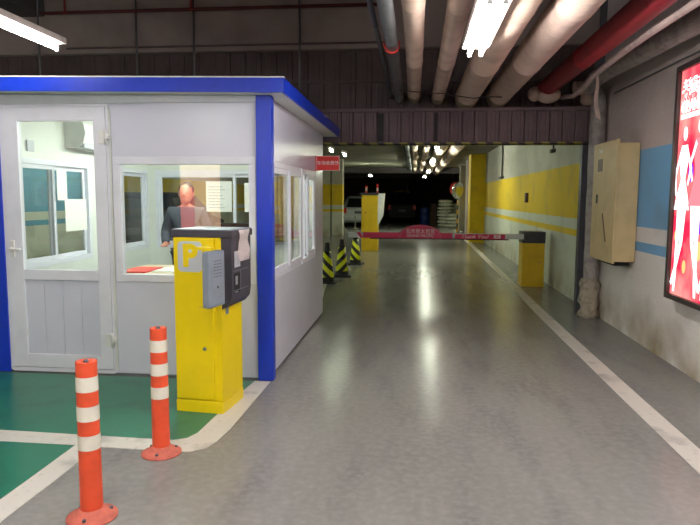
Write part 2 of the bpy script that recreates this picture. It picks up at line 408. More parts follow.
bm = bmesh.new(); box(bm, (-3.56, 4.855, .004), (-3.42, 4.95, ZR), .004); obj('corner_post', bm, 'blue', booth)
# roof: white slab with blue fascia
RX0, RX1, RY0, RY1 = -3.8, -1.0, 4.72, 8.22
B('roof_slab', (RX0+.02, RY0+.02, ZR+.002), (RX1-.02, RY1-.02, ZR+.095), 'inner', booth)
bm = bmesh.new()
for lo, hi in (((RX0, RY0, ZR), (RX1, RY0+.02, ZR+.11)), ((RX0, RY1-.02, ZR), (RX1, RY1, ZR+.11)), ((RX0, RY0+.02, ZR), (RX0+.02, RY1-.02, ZR+.11)), ((RX1-.02, RY0+.02, ZR), (RX1, RY1-.02, ZR+.11))):
    box(bm, lo, hi, .003)
obj('roof_fascia', bm, 'blue', booth)
B('roof_edge_trim', (RX0, RY0-.004, ZR+.108), (RX1, RY0+.03, ZR+.118), 'white', booth)
# windows: a helper making a framed sliding window in a wall plane
def window(name, parent, plane, c, u0, u1, v0, v1, splits, fw=.05, d=.07, mat='pvc', panes=None, sash=.03):
    """plane 'x' or 'y'; c = centre of wall thickness; u along wall; splits = list of (ua, ub, offset)"""
    def bx(bm, ua, ub, va, vb, e=0, dd=d):
        if plane == 'y': box(bm, (ua, c+e-dd/2, va), (ub, c+e+dd/2, vb), .004)
        else: box(bm, (c+e-dd/2, ua, va), (c+e+dd/2, ub, vb), .004)
    bm = bmesh.new()
    bx(bm, u0, u1, v0, v0+fw); bx(bm, u0, u1, v1-fw, v1); bx(bm, u0, u0+fw, v0+fw, v1-fw); bx(bm, u1-fw, u1, v0+fw, v1-fw)
    w = obj(name, bm, mat, parent)
    for ua, ub, e in splits:
        if sash:
            bm = bmesh.new()
            bx(bm, ua, ub, v0+fw, v0+fw+sash, e, .022); bx(bm, ua, ub, v1-fw-sash, v1-fw, e, .022)
            bx(bm, ua, ua+sash, v0+fw+sash, v1-fw-sash, e, .022); bx(bm, ub-sash, ub, v0+fw+sash, v1-fw-sash, e, .022)
            obj('sash', bm, mat, w)
        bm = bmesh.new(); bx(bm, ua+sash*.7, ub-sash*.7, v0+fw+sash*.7, v1-fw-sash*.7, e, .006); obj('pane', bm, 'glass', w)
    return w
window('front_window', booth, 'y', y0+t/2-.005, -2.452, -1.262, .80, 1.82, [(-2.392, -1.32, 0)], fw=.06, sash=0)
window('side_window', booth, 'x', x1-t/2, 5.02, 6.33, .80, 1.80, [(5.07, 5.78, .018), (5.68, 6.28, .04)], fw=.05, sash=.05)
w = window('side_window', booth, 'x', x1-t/2, 6.40, 7.26, .80, 1.80, [(6.80, 7.21, .018), (6.74, 6.90, -.012)], fw=.05, sash=.05)
window('side_window', booth, 'x', x0+t/2, 5.0, 6.36, zl0, zl1, [(5.05, 5.72, .014), (5.66, 6.31, -.014)], fw=.05, sash=.04)
window('side_window', booth, 'x', x0+t/2, 6.95, 7.80, zl0, zl1, [(7.0, 7.12, .014), (7.06, 7.75, -.014)], fw=.05, sash=.04)
window('back_window', booth, 'y', y1-t/2, -3.36, -1.30, zl0, zl1, [(-3.31, -2.29, -.014), (-2.33, -1.35, .014)], fw=.05, sash=.04)
for s, e in ((1, 6.86),):
    B('window_catch', (x1-.062, 6.845, 1.22), (x1-.045, 6.865, 1.34), 'dkgrey', w)
# door
door = obj('door', (lambda bm: (box(bm, (-3.40, 4.865, .05), (-3.26, 4.915, 2.22), .004), box(bm, (-2.605, 4.865, .05), (-2.502, 4.915, 2.22), .004),
     box(bm, (-3.26, 4.865, 2.11), (-2.605, 4.915, 2.22), .004), box(bm, (-3.26, 4.865, .80), (-2.605, 4.915, .885), .004), box(bm, (-3.26, 4.865, .05), (-2.605, 4.915, .165), .004), bm)[-1])(bmesh.new()), 'pvc', booth)
bm = bmesh.new()
for i in range(4):
    a = -3.26 + .655/4*i; box(bm, (a+.003, 4.882, .165), (a+.655/4-.003, 4.90, .80), .004)
box(bm, (-3.26, 4.89, .165), (-2.605, 4.905, .80)); obj('door_panel', bm, 'panel', door)
B('pane', (-3.26, 4.886, .885), (-2.605, 4.893, 2.11), 'glass', door)
bm = bmesh.new(); box(bm, (-3.365, 4.853, .99), (-3.33, 4.868, 1.13), .004); tube(bm, [(-3.347, 4.858, 1.06), (-3.347, 4.82, 1.06), (-3.25, 4.815, 1.06)], .010, 8)
obj('door_handle', bm, 'white', door)
for z in (.30, 1.98):
    bm = bmesh.new(); box(bm, (-2.56, 4.857, z-.055), (-2.512, 4.868, z+.055), .003); tube(bm, [(-2.494, 4.858, z-.06), (-2.494, 4.858, z+.06)], .012, 10); tube(bm, [(-2.480, 4.862, z-.02), (-2.480, 4.862, z+.03)], .014, 10)
    obj('hinge', bm, 'white', door)
bm = bmesh.new(); box(bm, (-3.42, 4.87, .02), (-3.402, 4.93, 2.24)); box(bm, (-2.498, 4.87, .02), (-2.476, 4.93, 2.24)); box(bm, (-3.402, 4.87, 2.222), (-2.498, 4.93, 2.245)); box(bm, (-3.402, 4.87, .012), (-2.498, 4.93, .045))
obj('door_frame', bm, 'pvc', booth)
B('sealant_bead', (-2.472, 4.868, .05), (-2.463, 4.882, 2.2), 'inner', booth)
# the roof and wall heads run very slightly uphill to the left
for o_ in [q for q in bpy.data.objects if q.parent == booth and q.type == 'MESH']:
    for v in o_.data.vertices:
        if v.co.z > 2.262: v.co.z += (-1.0-v.co.x)*.017
# booth contents
def lit_fixture(name, label, loc, L=1.2, tubes=1, mat='tube_near', w=.16, cat='light', group=None, brackets=True, house='housing', hang=None, rz=0, hw=.28):
    """batten light along y, centre at loc, tubes below the reflector"""
    f = thing(name, label, cat, loc, rz, group)
    bm = bmesh.new(); box(bm, (-w*hw, -L/2, .0), (w*hw, L/2, .05), .006)
    obj('reflector', bm, house, f)
    for k in range(tubes):
        x = 0 if tubes == 1 else (-.5+k)*w*.5
        bm = bmesh.new(); tube(bm, [(x, -L/2+.03, -.035), (x, L/2-.03, -.035)], .016, 10); obj('fluorescent_tube', bm, mat, f)
        if brackets:
            for s in (-1, 1):
                bm = bmesh.new(); box(bm, (x-.014, s*(L/2-.01)-.012, -.06), (x+.014, s*(L/2-.01)+.012, .005), .003); obj('tube_holder', bm, 'white', f)
    if hang:
        for s in (-1, 1):
            bm = bmesh.new(); tube(bm, [(0, s*L*.3, .05), (0, s*L*.3, hang)], .004, 6); obj('hanging_rod', bm, 'steel', f)
    return f
lit_fixture('batten_light', 'small white batten light on the booth ceiling', (-2.3, 6.3, 2.235), 1.2, 2, 'tube_booth', .14)
# air conditioner on the booth's left wall
ac = thing('air_conditioner', 'white split air conditioner high on the wall inside the booth', 'air conditioner', (x0+t, 6.27, 2.12))
bm = bmesh.new(); pr = [(0, .14), (.15, .14), (.20, .09), (.215, .0), (.19, -.09), (.12, -.14), (0, -.14)]
prism(bm, [(a, -.36, b) for a, b in pr], (0, .72, 0)); obj('casing', bm, 'white', ac)
bm = bmesh.new(); box(bm, (.125, -.33, -.142), (.185, .33, -.10), .004, rot=Matrix.Rotation(0, 4, 'Y')); obj('air_flap', bm, 'ltgrey', ac)
sw = B('light_switch', (-3.459, 5.28, 1.90), (-3.445, 5.38, 2.0), 'ltgrey', bev=.004, label='small white wall switch beside the air conditioner in the booth', cat='switch')
desk = thing('desk', 'pale laminate desk inside the booth behind the front window', 'desk', (-2.0, 5.55, .05))
B('desk_top', (-.72, -.5, .72), (.72, .5, .76), 'wood', desk, .004)
for sx in (-1, 1):
    for sy in (-1, 1): B('leg', (sx*.68-.025, sy*.46-.025, 0), (sx*.68+.025, sy*.46+.025, .72), 'white', desk)
B('document', (-2.68, 5.35, .811), (-2.42, 5.75, .822), 'red', label='red booklet on the booth desk beside white papers', cat='booklet')
B('paper_sheet', (-2.40, 5.45, .811), (-2.14, 5.8, .818), 'paper', label='loose white papers on the booth desk next to red booklet', cat='paper')
mon = thing('computer_monitor', 'black computer monitor on desk behind yellow ticket machine', 'monitor', (-1.72, 5.85, .812))
B('screen', (-.2, -.02, .12), (.2, .02, .44), 'screen', mon, .006); B('stand', (-.03, 0, .01), (.03, .03, .14), 'black', mon); B('base', (-.1, -.08, 0), (.1, .09, .014), 'black', mon, .004)
sh = B('paper_sheet', (-2.67, y1-t-.035, 1.31), (-2.33, y1-t-.033, 1.70), 'paper', label='white notice taped to the back window above the ticket machine', cat='paper')
bm = bmesh.new()
for i in range(8): box(bm, (-2.64, y1-t-.0365, 1.36+.038*i), (-2.42-.03*(i % 3), y1-t-.0352, 1.366+.038*i))
obj('print', bm, 'ink', sh)
B('paper_sheet', (-2.16, y1-t-.05, 1.31), (-1.95, y1-t-.048, 1.68), 'paper', label='white notice beside the blue corner post on back window', cat='paper')
B('paper_sheet', (-3.448, 5.84, 1.15), (-3.446, 6.24, 1.47), 'paper', label='lower white sheet on left booth window seen through door', cat='paper')
B('paper_sheet', (-3.444, 5.71, 1.46), (-3.442, 5.88, 1.76), 'paper', label='narrow upper white sheet on left booth window', cat='paper')
cu = bmesh.new()
for i in range(9): tube(cu, [(-1.92+.06*i, 7.70, .95), (-1.92+.06*i, 7.70, 1.76)], .034, 8)
obj('curtain', cu, 'tan', label='tan curtain hanging at right end of the back window', cat='curtain')

# guard: one continuous skinned body standing inside the booth
def skin_body(name, joints, edges, root, mat, parent, sub=2):
    me = bpy.data.meshes.new(name); names = list(joints); ix = {n: i for i, n in enumerate(names)}
    me.from_pydata([joints[n][0] for n in names], [(ix[a], ix[b]) for a, b in edges], [])
    o = bpy.data.objects.new(name, me); COL.objects.link(o)
    o.modifiers.new('s', 'SKIN'); sm = o.modifiers.new('d', 'SUBSURF'); sm.levels = sub; sm.render_levels = sub
    for n in names:
        v = me.skin_vertices[0].data[ix[n]]; v.radius = joints[n][1]; v.use_root = (n == root)
    dg = bpy.context.evaluated_depsgraph_get(); dg.update(); m2 = bpy.data.meshes.new_from_object(o.evaluated_get(dg))
    bpy.data.objects.remove(o)
    for p in m2.polygons: p.use_smooth = True
    m2.materials.clear(); return m2
gx, gy, gz = -2.62, 6.95, .05
guard = thing('person', 'person in dark jacket standing inside the booth behind the front window', 'person', (gx, gy, gz), math.radians(8))
k = 1.6/1.72
J = {'pel': ((0, 0, .90*k), (.13, .095)), 'spine': ((0, 0, 1.12*k), (.12, .09)), 'chest': ((0, 0, 1.32*k), (.145, .10)), 'nb': ((0, .005, 1.45*k), (.055, .055)), 'neck': ((0, -.01, 1.50*k), (.05, .052))}
Ed = [('pel', 'spine'), ('spine', 'chest'), ('chest', 'nb'), ('nb', 'neck')]
for s, n in ((-1, 'l'), (1, 'r')):
    J.update({n+'sh': ((s*.17, 0, 1.37*k), (.06, .06)), n+'el': ((s*.25, .02, 1.10*k), (.045, .045)), n+'wr': ((s*.20, -.20, 1.12*k if s > 0 else .98*k), (.028, .028)),
              n+'hip': ((s*.09, 0, .84*k), (.09, .09)), n+'kn': ((s*.10, -.01, .48*k), (.058, .058)), n+'an': ((s*.11, .02, .09), (.04, .04)), n+'to': ((s*.12, -.13, .04), (.035, .03))})
    Ed += [('chest', n+'sh'), (n+'sh', n+'el'), (n+'el', n+'wr'), ('pel', n+'hip'), (n+'hip', n+'kn'), (n+'kn', n+'an'), (n+'an', n+'to')]
    w = Vector(J[n+'wr'][0]); pm = w+Vector((-s*.02, -.06, .01)); J[n+'pm'] = (tuple(pm), (.034, .018)); Ed.append((n+'wr', n+'pm'))
    for q, (dx, ln) in enumerate(((-.028, .062), (-.010, .072), (.010, .066), (.028, .05))):
        a = pm+Vector((dx, -.03, 0)); b_ = a+Vector((0, -ln*.6, -.005)); c_ = b_+Vector((0, -ln*.4, -.02))
        for nm, p, r in ((f'{n}f{q}a', a, .010), (f'{n}f{q}b', b_, .009), (f'{n}f{q}c', c_, .007)): J[nm] = (tuple(p), (r, r))
        Ed += [(n+'pm', f'{n}f{q}a'), (f'{n}f{q}a', f'{n}f{q}b'), (f'{n}f{q}b', f'{n}f{q}c')]
    a = pm+Vector((-s*.045, .0, .012)); b_ = a+Vector((-s*.01, -.035, .0)); J[n+'ta'] = (tuple(a), (.011, .011)); J[n+'tb'] = (tuple(b_), (.008, .008)); Ed += [(n+'pm', n+'ta'), (n+'ta', n+'tb')]
body = skin_body('body', J, Ed, 'pel', 'skin', guard)
bm = bmesh.new(); bm.from_mesh(body)
hz = 1.60*k
ell(bm, (0, -.015, hz+.0), (.078, .095, .118), 24, 18); ell(bm, (0, -.04, hz-.07), (.055, .06, .055), 16, 10)
ell(bm, (0, -.112, hz-.015), (.013, .02, .024), 10, 8); ell(bm, (0, -.098, hz-.058), (.026, .012, .008), 10, 6)
for s in (-1, 1): ell(bm, (s*.080, .0, hz-.01), (.012, .022, .032), 10, 8); ell(bm, (s*.03, -.094, hz+.015), (.014, .012, .008), 10, 6)
obj('body', bm, 'skin', guard)
bm = bmesh.new()
bm.free()
for s in (-1, 1):
    bm = bmesh.new(); ell(bm, (s*.03, -.104, hz+.015), (.008, .006, .006), 8, 6); obj('eye', bm, 'hair', guard)
bm = bmesh.new(); ell(bm, (0, .012, hz+.035), (.088, .098, .105), 24, 16)
for v in list(bm.verts):
    if v.co.y < -.045 and v.co.z < hz+.07 or v.co.z < hz-.05: bm.verts.remove(v)
obj('hair', bm, 'hair', guard)
Jc = {n: (p, (r[0]+.022, r[1]+.022)) for n, (p, r) in J.items() if n in ('pel', 'spine', 'chest', 'lsh', 'lel', 'rsh', 'rel')}
Jc['nb'] = ((0, .005, 1.43*k), (.07, .07))
Jc['hem'] = ((0, 0, .80*k), (.165, .125))
for s, n in ((-1, 'l'), (1, 'r')):
    w = Vector(J[n+'el'][0]).lerp(Vector(J[n+'wr'][0]), .93); Jc[n+'cu'] = (tuple(w), (.042, .042))
jk = skin_body('jacket', Jc, [('hem', 'pel'), ('pel', 'spine'), ('spine', 'chest'), ('chest', 'nb'), ('chest', 'lsh'), ('lsh', 'lel'), ('lel', 'lcu'), ('chest', 'rsh'), ('rsh', 'rel'), ('rel', 'rcu')], 'pel', 'coat', guard)
obj('jacket', jk, 'coat', guard)
Jt = {n: (p, (r[0]+.015, r[1]+.015)) for n, (p, r) in J.items() if n in ('pel', 'lhip', 'lkn', 'lan', 'rhip', 'rkn', 'ran')}
tj = skin_body('trousers', Jt, [('pel', 'lhip'), ('lhip', 'lkn'), ('lkn', 'lan'), ('pel', 'rhip'), ('rhip', 'rkn'), ('rkn', 'ran')], 'pel', 'trousers', guard)
obj('trousers', tj, 'trousers', guard)

# red sign on the booth side
sg = thing('hanging_sign', 'small red sign with white characters projecting from the booth side', 'sign', (-1.158, 7.3, 1.90))
B('sign_board', (0, -.01, -.085), (.27, .01, .085), 'red', sg, .002)
bm = bmesh.new()
for lo, hi in (((.0, -.0115, -.085), (.27, -.0105, -.080)), ((.0, -.0115, .080), (.27, -.0105, .085)), ((.265, -.0115, -.08), (.27, -.0105, .08)), ((0, -.0115, -.08), (.005, -.0105, .08))): box(bm, lo, hi)
obj('border', bm, 'pinkw', sg)
text('lettering', '车场收费处', .052, 'pinkw', sg, frameM((.135, -.0115, 0), (1, 0, 0), (0, 0, 1)), bold=.0005)
B('bracket', (-.012, -.012, -.09), (.0, .012, .09), 'red', sg)

# ------------------------------------------------------------------ ticket pedestal in front
tm = thing('ticket_machine', 'tall yellow ticket machine with white P panel and dark cap beside booth', 'ticket machine', (-1.643, 4.09, 0), math.radians(-6))
Wd, Dp = .345, .37
bm = bmesh.new(); box(bm, (0, 0, .09), (Wd, Dp, 1.23), .006); obj('cabinet', bm, 'yellow', tm)
B('plinth', (-.003, -.003, .0), (Wd+.003, Dp+.003, .087), 'yellow', tm, .006)
dr = B('front_door', (.008, -.010, .10), (Wd-.055, .002, 1.225), 'yellow', tm, .004)
bm = bmesh.new(); tube(bm, [(.225, -.012, .46), (.225, -.020, .46)], .013, 16); tube(bm, [(.225, -.018, .46), (.225, -.024, .46)], .006, 10); obj('lock', bm, 'chrome', dr)
bm = bmesh.new(); box(bm, (-.008, -.012, 1.228), (Wd+.085, Dp+.01, 1.275), .006); obj('cap', bm, 'dkgrey', tm)
B('cap_top', (-.004, -.008, 1.2755), (Wd+.08, Dp+.006, 1.282), 'mdgrey', tm, .003)
# P panel
bm = bmesh.new()
def rrect(x0, x1, z0, z1, r, y, n=5):
    P = []
    for cx, cz, a0 in ((x1-r, z1-r, 0), (x0+r, z1-r, 90), (x0+r, z0+r, 180), (x1-r, z0+r, 270)):
        for i in range(n+1):
            a = math.radians(a0+90*i/n); P.append((cx+r*math.cos(a), y, cz+r*math.sin(a)))
    return P
prism(bm, rrect(.038, .215, .99, 1.20, .03, -.0115), (0, .0015, 0)); ps = obj('parking_symbol', bm, 'ltgrey', tm)
text('lettering', 'P', .205, 'yellow', ps, frameM((.125, -.0120, 1.095), (1, 0, 0), (0, 0, 1)), bold=.010, depth=.0008)
# dark reader housing on the lane side, rounded belly
hs = obj('reader_housing', (lambda bm: (prism(bm, [(Wd, .012, 1.23), (Wd+.075, .012, 1.23), (Wd+.075, .012, .85), (Wd+.066, .012, .79), (Wd+.03, .012, .75), (Wd, .012, .735)], (0, .35, 0)), bm)[-1])(bmesh.new()), 'dkgrey', tm)
B('slot_window', (Wd+.072, .06, 1.02), (Wd+.077, .16, 1.13), 'ltgrey', hs)
B('sticker', (Wd+.0755, .05, .84), (Wd+.0765, .15, .98), 'black', hs)
bm = bmesh.new()
for lo, hi in (((.04, .995), (.31, .998)), ((.04, .86), (.31, .863)), ((.16, .863), (.163, .995)), ((.07, .90), (.11, .96)), ((.06, .845), (.12, .852))):
    box(bm, (Wd+.0768, lo[0], lo[1]), (Wd+.0775, hi[0], hi[1]))
obj('printed_lines', bm, 'ink', hs)
bm = bmesh.new()   # curled receipt taped on the housing
vs = []
for i in range(9):
    z = 1.275-.215*i/8; row = []
    for j in range(5):
        row.append(bm.verts.new((Wd+.092+.008*math.sin(i*.9+j*.6), -.0+.10+.19*j/4+.006*math.sin(i*1.7), z)))
    vs.append(row)
for i in range(8):
    for j in range(4): bm.faces.new((vs[i][j], vs[i][j+1], vs[i+1][j+1], vs[i+1][j]))
bmesh.ops.solidify(bm, geom=bm.faces[:], thickness=.001)
M_note = M('pink_receipt', srgb(250, 238, 234), .7, dirt=.08, scale=30)
nb = obj('taped_note', bm, M_note, tm)
B('id_label', (Wd+.0005, .07, .69), (Wd+.002, .12, .76), 'mdgrey', tm)
for z in (1.17, .775):   # brackets carrying the intercom
    bm = bmesh.new(); box(bm, (.262, -.019, z-.045), (.305, -.0105, z+.045), .002); box(bm, (.275, -.20, z-.010), (.295, -.017, z+.010), .003); box(bm, (.275, -.22, z-.010), (.385, -.18, z+.010), .003)
    obj('bracket', bm, 'yellow', tm)
ic = obj('intercom_panel', (lambda bm: (box(bm, (-.10, 0, 0), (.10, .055, .365), .016, seg=3), bm)[-1])(bmesh.new()), 'mdgrey', tm)
ic.rotation_euler = (0, 0, math.radians(84))
ic.location = (.401, -.18, .79)
bm = bmesh.new(); box(bm, (-.083, -.0012, .02), (.083, .0, .345), .0003, seg=1)
obj('face_plate', bm, M('speaker_face', srgb(132, 140, 150), .5), ic)
bm = bmesh.new()
for r_ in range(6):
    for c_ in range(5): box(bm, (-.04+.02*c_-.004, -.0022, .20+.02*r_-.004), (-.04+.02*c_+.004, -.0012, .20+.02*r_+.004))
obj('speaker_grille', bm, 'dkgrey', ic)
bm = bmesh.new(); tube(bm, [(0, -.0012, .13), (0, -.004, .13)], .009, 12); obj('call_button', bm, 'chrome', ic)

# ------------------------------------------------------------------ flexible bollards
def bollard(loc, label, h=.765, r=.047, first=None):
    if first: return dup(first, loc=loc, label=label)
    b = thing('bollard', label, 'bollard', loc, 0)
    bm = bmesh.new(); r0 = r+.004
    zs = [.012, .345, .415, .485, .555, .625, .695, h]; cols = [0, 1, 0, 1, 0, 1, 0]
    for i in range(7):
        z0, z1 = zs[i], zs[i+1]; a = r0-(r0-r)*z0/h; c = r0-(r0-r)*z1/h
        s = .0015 if cols[i] else 0
        tube(bm, [(0, 0, z0), (0, 0, z1)], r, 28, caps=False, mi=cols[i], rs=[a+s, c+s])
    lathe(bm, [(.018, h-.022), (.019, h-.004), (r-.012, h), (r-.004, h), (r, h-.008)], 28)
    obj('post', bm, ['orange', 'white_r'], b)
    bm = bmesh.new(); lathe(bm, [(.115, .0), (.115, .008), (.085, .022), (.062, .034), (.055, .05)], 32); bs = obj('base', bm, 'orange_d', b)
    for a in (.6, 2.7, 4.8):
        bm = bmesh.new(); tube(bm, [(.085*math.cos(a), .085*math.sin(a), .016), (.085*math.cos(a), .085*math.sin(a), .03)], .009, 8); obj('anchor_bolt', bm, 'steel', bs)
    bm = bmesh.new(); tube(bm, [(0, 0, h-.02), (0, 0, h+.006)], .012, 12); obj('top_plug', bm, 'dkgrey', b)
    return b
b1 = bollard((-1.488, 2.64, 0), 'orange and white bollard nearest the camera at left foreground')
b1.scale = (1, 1, .98)
bollard((-1.46, 3.38, 0), 'orange and white bollard just left of the yellow ticket machine', first=b1)

# ------------------------------------------------------------------ traffic cones
def cone():
    c = thing('traffic_cone', '', 'traffic cone', group='striped cones behind the booth')
    bm = bmesh.new(); box(bm, (-.17, -.17, 0), (.17, .17, .035), .008); obj('base', bm, 'black', c)
    bm = bmesh.new(); lathe(bm, [(.135, .035), (.125, .05), (.118, .11), (.042, .66), (.038, .71), (.028, .715)], 28); obj('cone_body', bm, 'black', c)
    bm = bmesh.new(); lathe(bm, [(.122, .11), (.1225, .112), (.064, .56), (.061, .56)], 28); sl = obj('striped_sleeve', bm, 'cone_st', c)
    return c
c0 = cone(); c0.location = (-1.52, 10.75, 0); c0['label'] = 'black and yellow striped cone nearest the guard booth'
dup(c0, loc=(-1.37, 11.7, 0), label='middle one of the three striped black and yellow cones').rotation_euler.z = 3.3
dup(c0, loc=(-1.32, 13.9, 0), label='striped cone under the white tip of the barrier arm').rotation_euler.z = -.15

# ------------------------------------------------------------------ barrier gate
gt = thing('barrier_gate', 'yellow barrier box with dark cap holding a crimson barrier arm across lane', 'barrier', (1.835, 10.78, 0))
B('cabinet', (0, 0, .10), (.37, .36, .745), 'yellow2', gt, .006); B('plinth', (-.004, -.004, 0), (.374, .364, .097), 'yellow2', gt, .004)
B('cap', (-.008, -.008, .745), (.378, .368, .94), 'dkgrey', gt, .01)
bm = bmesh.new(); tube(bm, [(.29, 0, .42), (.29, -.01, .42)], .012, 12); obj('lock', bm, 'chrome', gt)
arm = B('barrier_arm', (-2.98, -.10, .815), (.0, -.065, .905), 'white', gt, .006)
B('arm_hub', (.0, -.12, .80), (.13, -.008, .92), 'dkgrey', gt, .01)
bm = bmesh.new(); box(bm, (-2.72, -.104, .812), (-1.19, -.061, .909), .003); box(bm, (-1.15, -.104, .812), (-.31, -.061, .895), .003)
obj('crimson_sleeve', bm, 'crimson', arm)
bm = bmesh.new()
for a in (-2.83,): prism(bm, [(a+.0, -.1045, .908), (a+.06, -.1045, .908), (a+.12, -.1045, .813), (a+.06, -.1045, .813)], (0, .001, 0))
obj('crimson_stripe', bm, 'crimson', arm)
B('rubber_edge', (-2.6, -.10, .795), (-.25, -.07, .814), 'black', arm)
text('lettering', 'Thank You!', .085, 'pinkw', arm, frameM((-.82, -.105, .852), (1, 0, 0), (0, 0, 1)), bold=.0012, shear=.25, sx=1.15)
bm = bmesh.new()
for rr in ((-.50, -.385),):
    box(bm, (rr[0], -.1055, .825), (rr[1], -.1045, .885), .02)
obj('emblem', bm, 'pinkw', arm)
text('emblem_mark', '回', .05, 'crimson', arm, frameM((-.442, -.1062, .855), (1, 0, 0), (0, 0, 1)))
# dome sign on the arm
bm = bmesh.new(); P = []
cx, rx, rz_ = -1.735, .385, .235
for i in range(25):
    a = math.pi*i/24; P.append((cx+rx*math.cos(a), -.112, .812+rz_*math.sin(a)))
prism(bm, P, (0, .006, 0)); dm = obj('dome_sign', bm, 'crimson', arm)
bm = bmesh.new()
for i in range(24):
    a, b_ = math.pi*i/24, math.pi*(i+1)/24
    q = [(cx+rx*r_*math.cos(t_), -.1125, .812+rz_*r_*math.sin(t_)) for t_, r_ in ((a, .90), (a, .94), (b_, .94), (b_, .90))]
    poly(bm, q)
obj('dome_rim', bm, 'crimson_l', dm)
text('lettering', '北京君太百货', .083, 'pinkw', dm, frameM((cx, -.1135, .930), (1, 0, 0), (0, 0, 1)), bold=.001)
text('lettering', 'GRAND PACIFIC', .072, 'pinkw', dm, frameM((cx, -.1135, .857), (1, 0, 0), (0, 0, 1)), bold=.001, sx=.88)

# far ticket machine
fm = thing('ticket_machine', 'plain yellow ticket machine farther down the lane behind the cones', 'ticket machine', (-1.49, 17.4, 0))
B('cabinet', (0, 0, .0), (.46, .5, 1.58), 'yellow2', fm, .008); B('cap', (-.05, -.03, 1.58), (.48, .53, 1.64), 'dkgrey', fm, .006)
bm = bmesh.new(); prism(bm, [(.46, 0, 1.62), (.64, 0, 1.62), (.60, 0, 1.0), (.46, 0, .72)], (0, .42, 0)); obj('reader_housing', bm, 'white', fm)
bm = bmesh.new(); tube(bm, [(.12, -.001, 1.08), (.12, -.02, 1.08)], .02, 10); obj('lock', bm, 'dkgrey', fm)
for x, y, h, lb in ((-1.45, 18.6, 1.86, 'short red and white post top left behind far yellow machine'), (-1.12, 18.6, 1.9, 'short red and white post top right behind far yellow machine')):
    T('marker_post', [(0, 0, 0), (0, 0, h)], .03, 'rw_st', loc=(x, y, 0), label=lb, cat='post')

# ------------------------------------------------------------------ right-hand wall: meter cabinet, poster lightbox, pipe
eb = thing('electrical_cabinet', 'beige metal electrical cabinet mounted on the right wall', 'cabinet', (2.13, 6.86, .83))
B('cabinet_body', (.0, .0, .0), (.21, .80, 1.26), 'beige', eb, .004)
dd = B('cabinet_door', (-.03, -.02, -.02), (-.004, .83, 1.30), 'beige', eb, .004)
B('glazed_plate', (-.033, .47, .98), (-.029, .64, 1.12), 'brown', dd)
text('lettering', 'Yeee', .07, 'white', dd, frameM((-.032, .55, 1.21), (0, -1, 0), (0, 0, 1)), bold=.001)
bm = bmesh.new(); box(bm, (-.034, .30, .18), (-.029, .33, .52), rot=Matrix.Translation((0, .32, .35)) @ Matrix.Rotation(-.45, 4, 'X') @ Matrix.Translation((0, -.32, -.35))); obj('scratch', bm, 'brown', dd)
B('door_latch', (-.045, .60, .62), (-.03, .625, .72), 'steel', dd, .003)
B('cable_tray', (.03, .12, -.055), (.20, .72, -.002), 'black', eb, .01)

lb = thing('poster_lightbox', 'backlit red advertising poster in dark frame on the right wall', 'poster', (2.25, 5.70, .64))
PW, PH = 1.30, 1.98
B('casing', (.0, -PW, 0), (.095, 0, PH), 'frame', lb, .004)
bm = bmesh.new()
for lo, hi in (((-.045, -PW, 0), (.0, 0, .045)), ((-.045, -PW, PH-.045), (.0, 0, PH)), ((-.045, -.045, .045), (.0, 0, PH-.045)), ((-.045, -PW, .045), (.0, -PW+.045, PH-.045))): box(bm, lo, hi, .004)
obj('frame', bm, 'frame', lb)
def poster_red_mat():
    m = bpy.data.materials.new('poster_background'); m.use_nodes = True; t = m.node_tree; t.nodes.clear()
    e = N(t, 'ShaderNodeEmission'); o = N(t, 'ShaderNodeOutputMaterial'); tc = N(t, 'ShaderNodeTexCoord')
    f = noise(t, 2.2, 3, tc.outputs['Object'], .40, .66)
    c = mixc(t, f, srgb(228, 40, 74), srgb(252, 160, 150)); t.links.new(c, e.inputs[0]); e.inputs[1].default_value = E_POSTER; t.links.new(e.outputs[0], o.inputs[0]); return m
pg = obj('poster', (lambda bm: (box(bm, (-.012, -PW+.04, .04), (-.001, -.04, PH-.04)), bm)[-1])(bmesh.new()), poster_red_mat(), lb)
def pp(pts, mat, nm, off=-.014, par=pg):
    bm = bmesh.new(); prism(bm, [(off, -u, v) for u, v in pts], (.0012, 0, 0)); return obj(nm, bm, mat, par)
text('lettering', '北京君太百货', .075, 'p_white', pg, frameM((-.0135, -.085, 1.815), (0, -1, 0), (0, 0, 1)), bold=.002, align='LEFT', sx=1.2)
text('lettering', '太平洋百货', .14, 'p_white', pg, frameM((-.0135, -.075, 1.725), (0, -1, 0), (0, 0, 1)), bold=.008, align='LEFT')
text('lettering', 'GRAND PACIFIC', .115, 'p_white', pg, frameM((-.0135, -.075, 1.625), (0, -1, 0), (0, 0, 1)), bold=.009, align='LEFT')
pp([(.075, 1.53), (1.1, 1.53), (1.1, 1.57), (.075, 1.57)], 'p_white', 'printed_band')
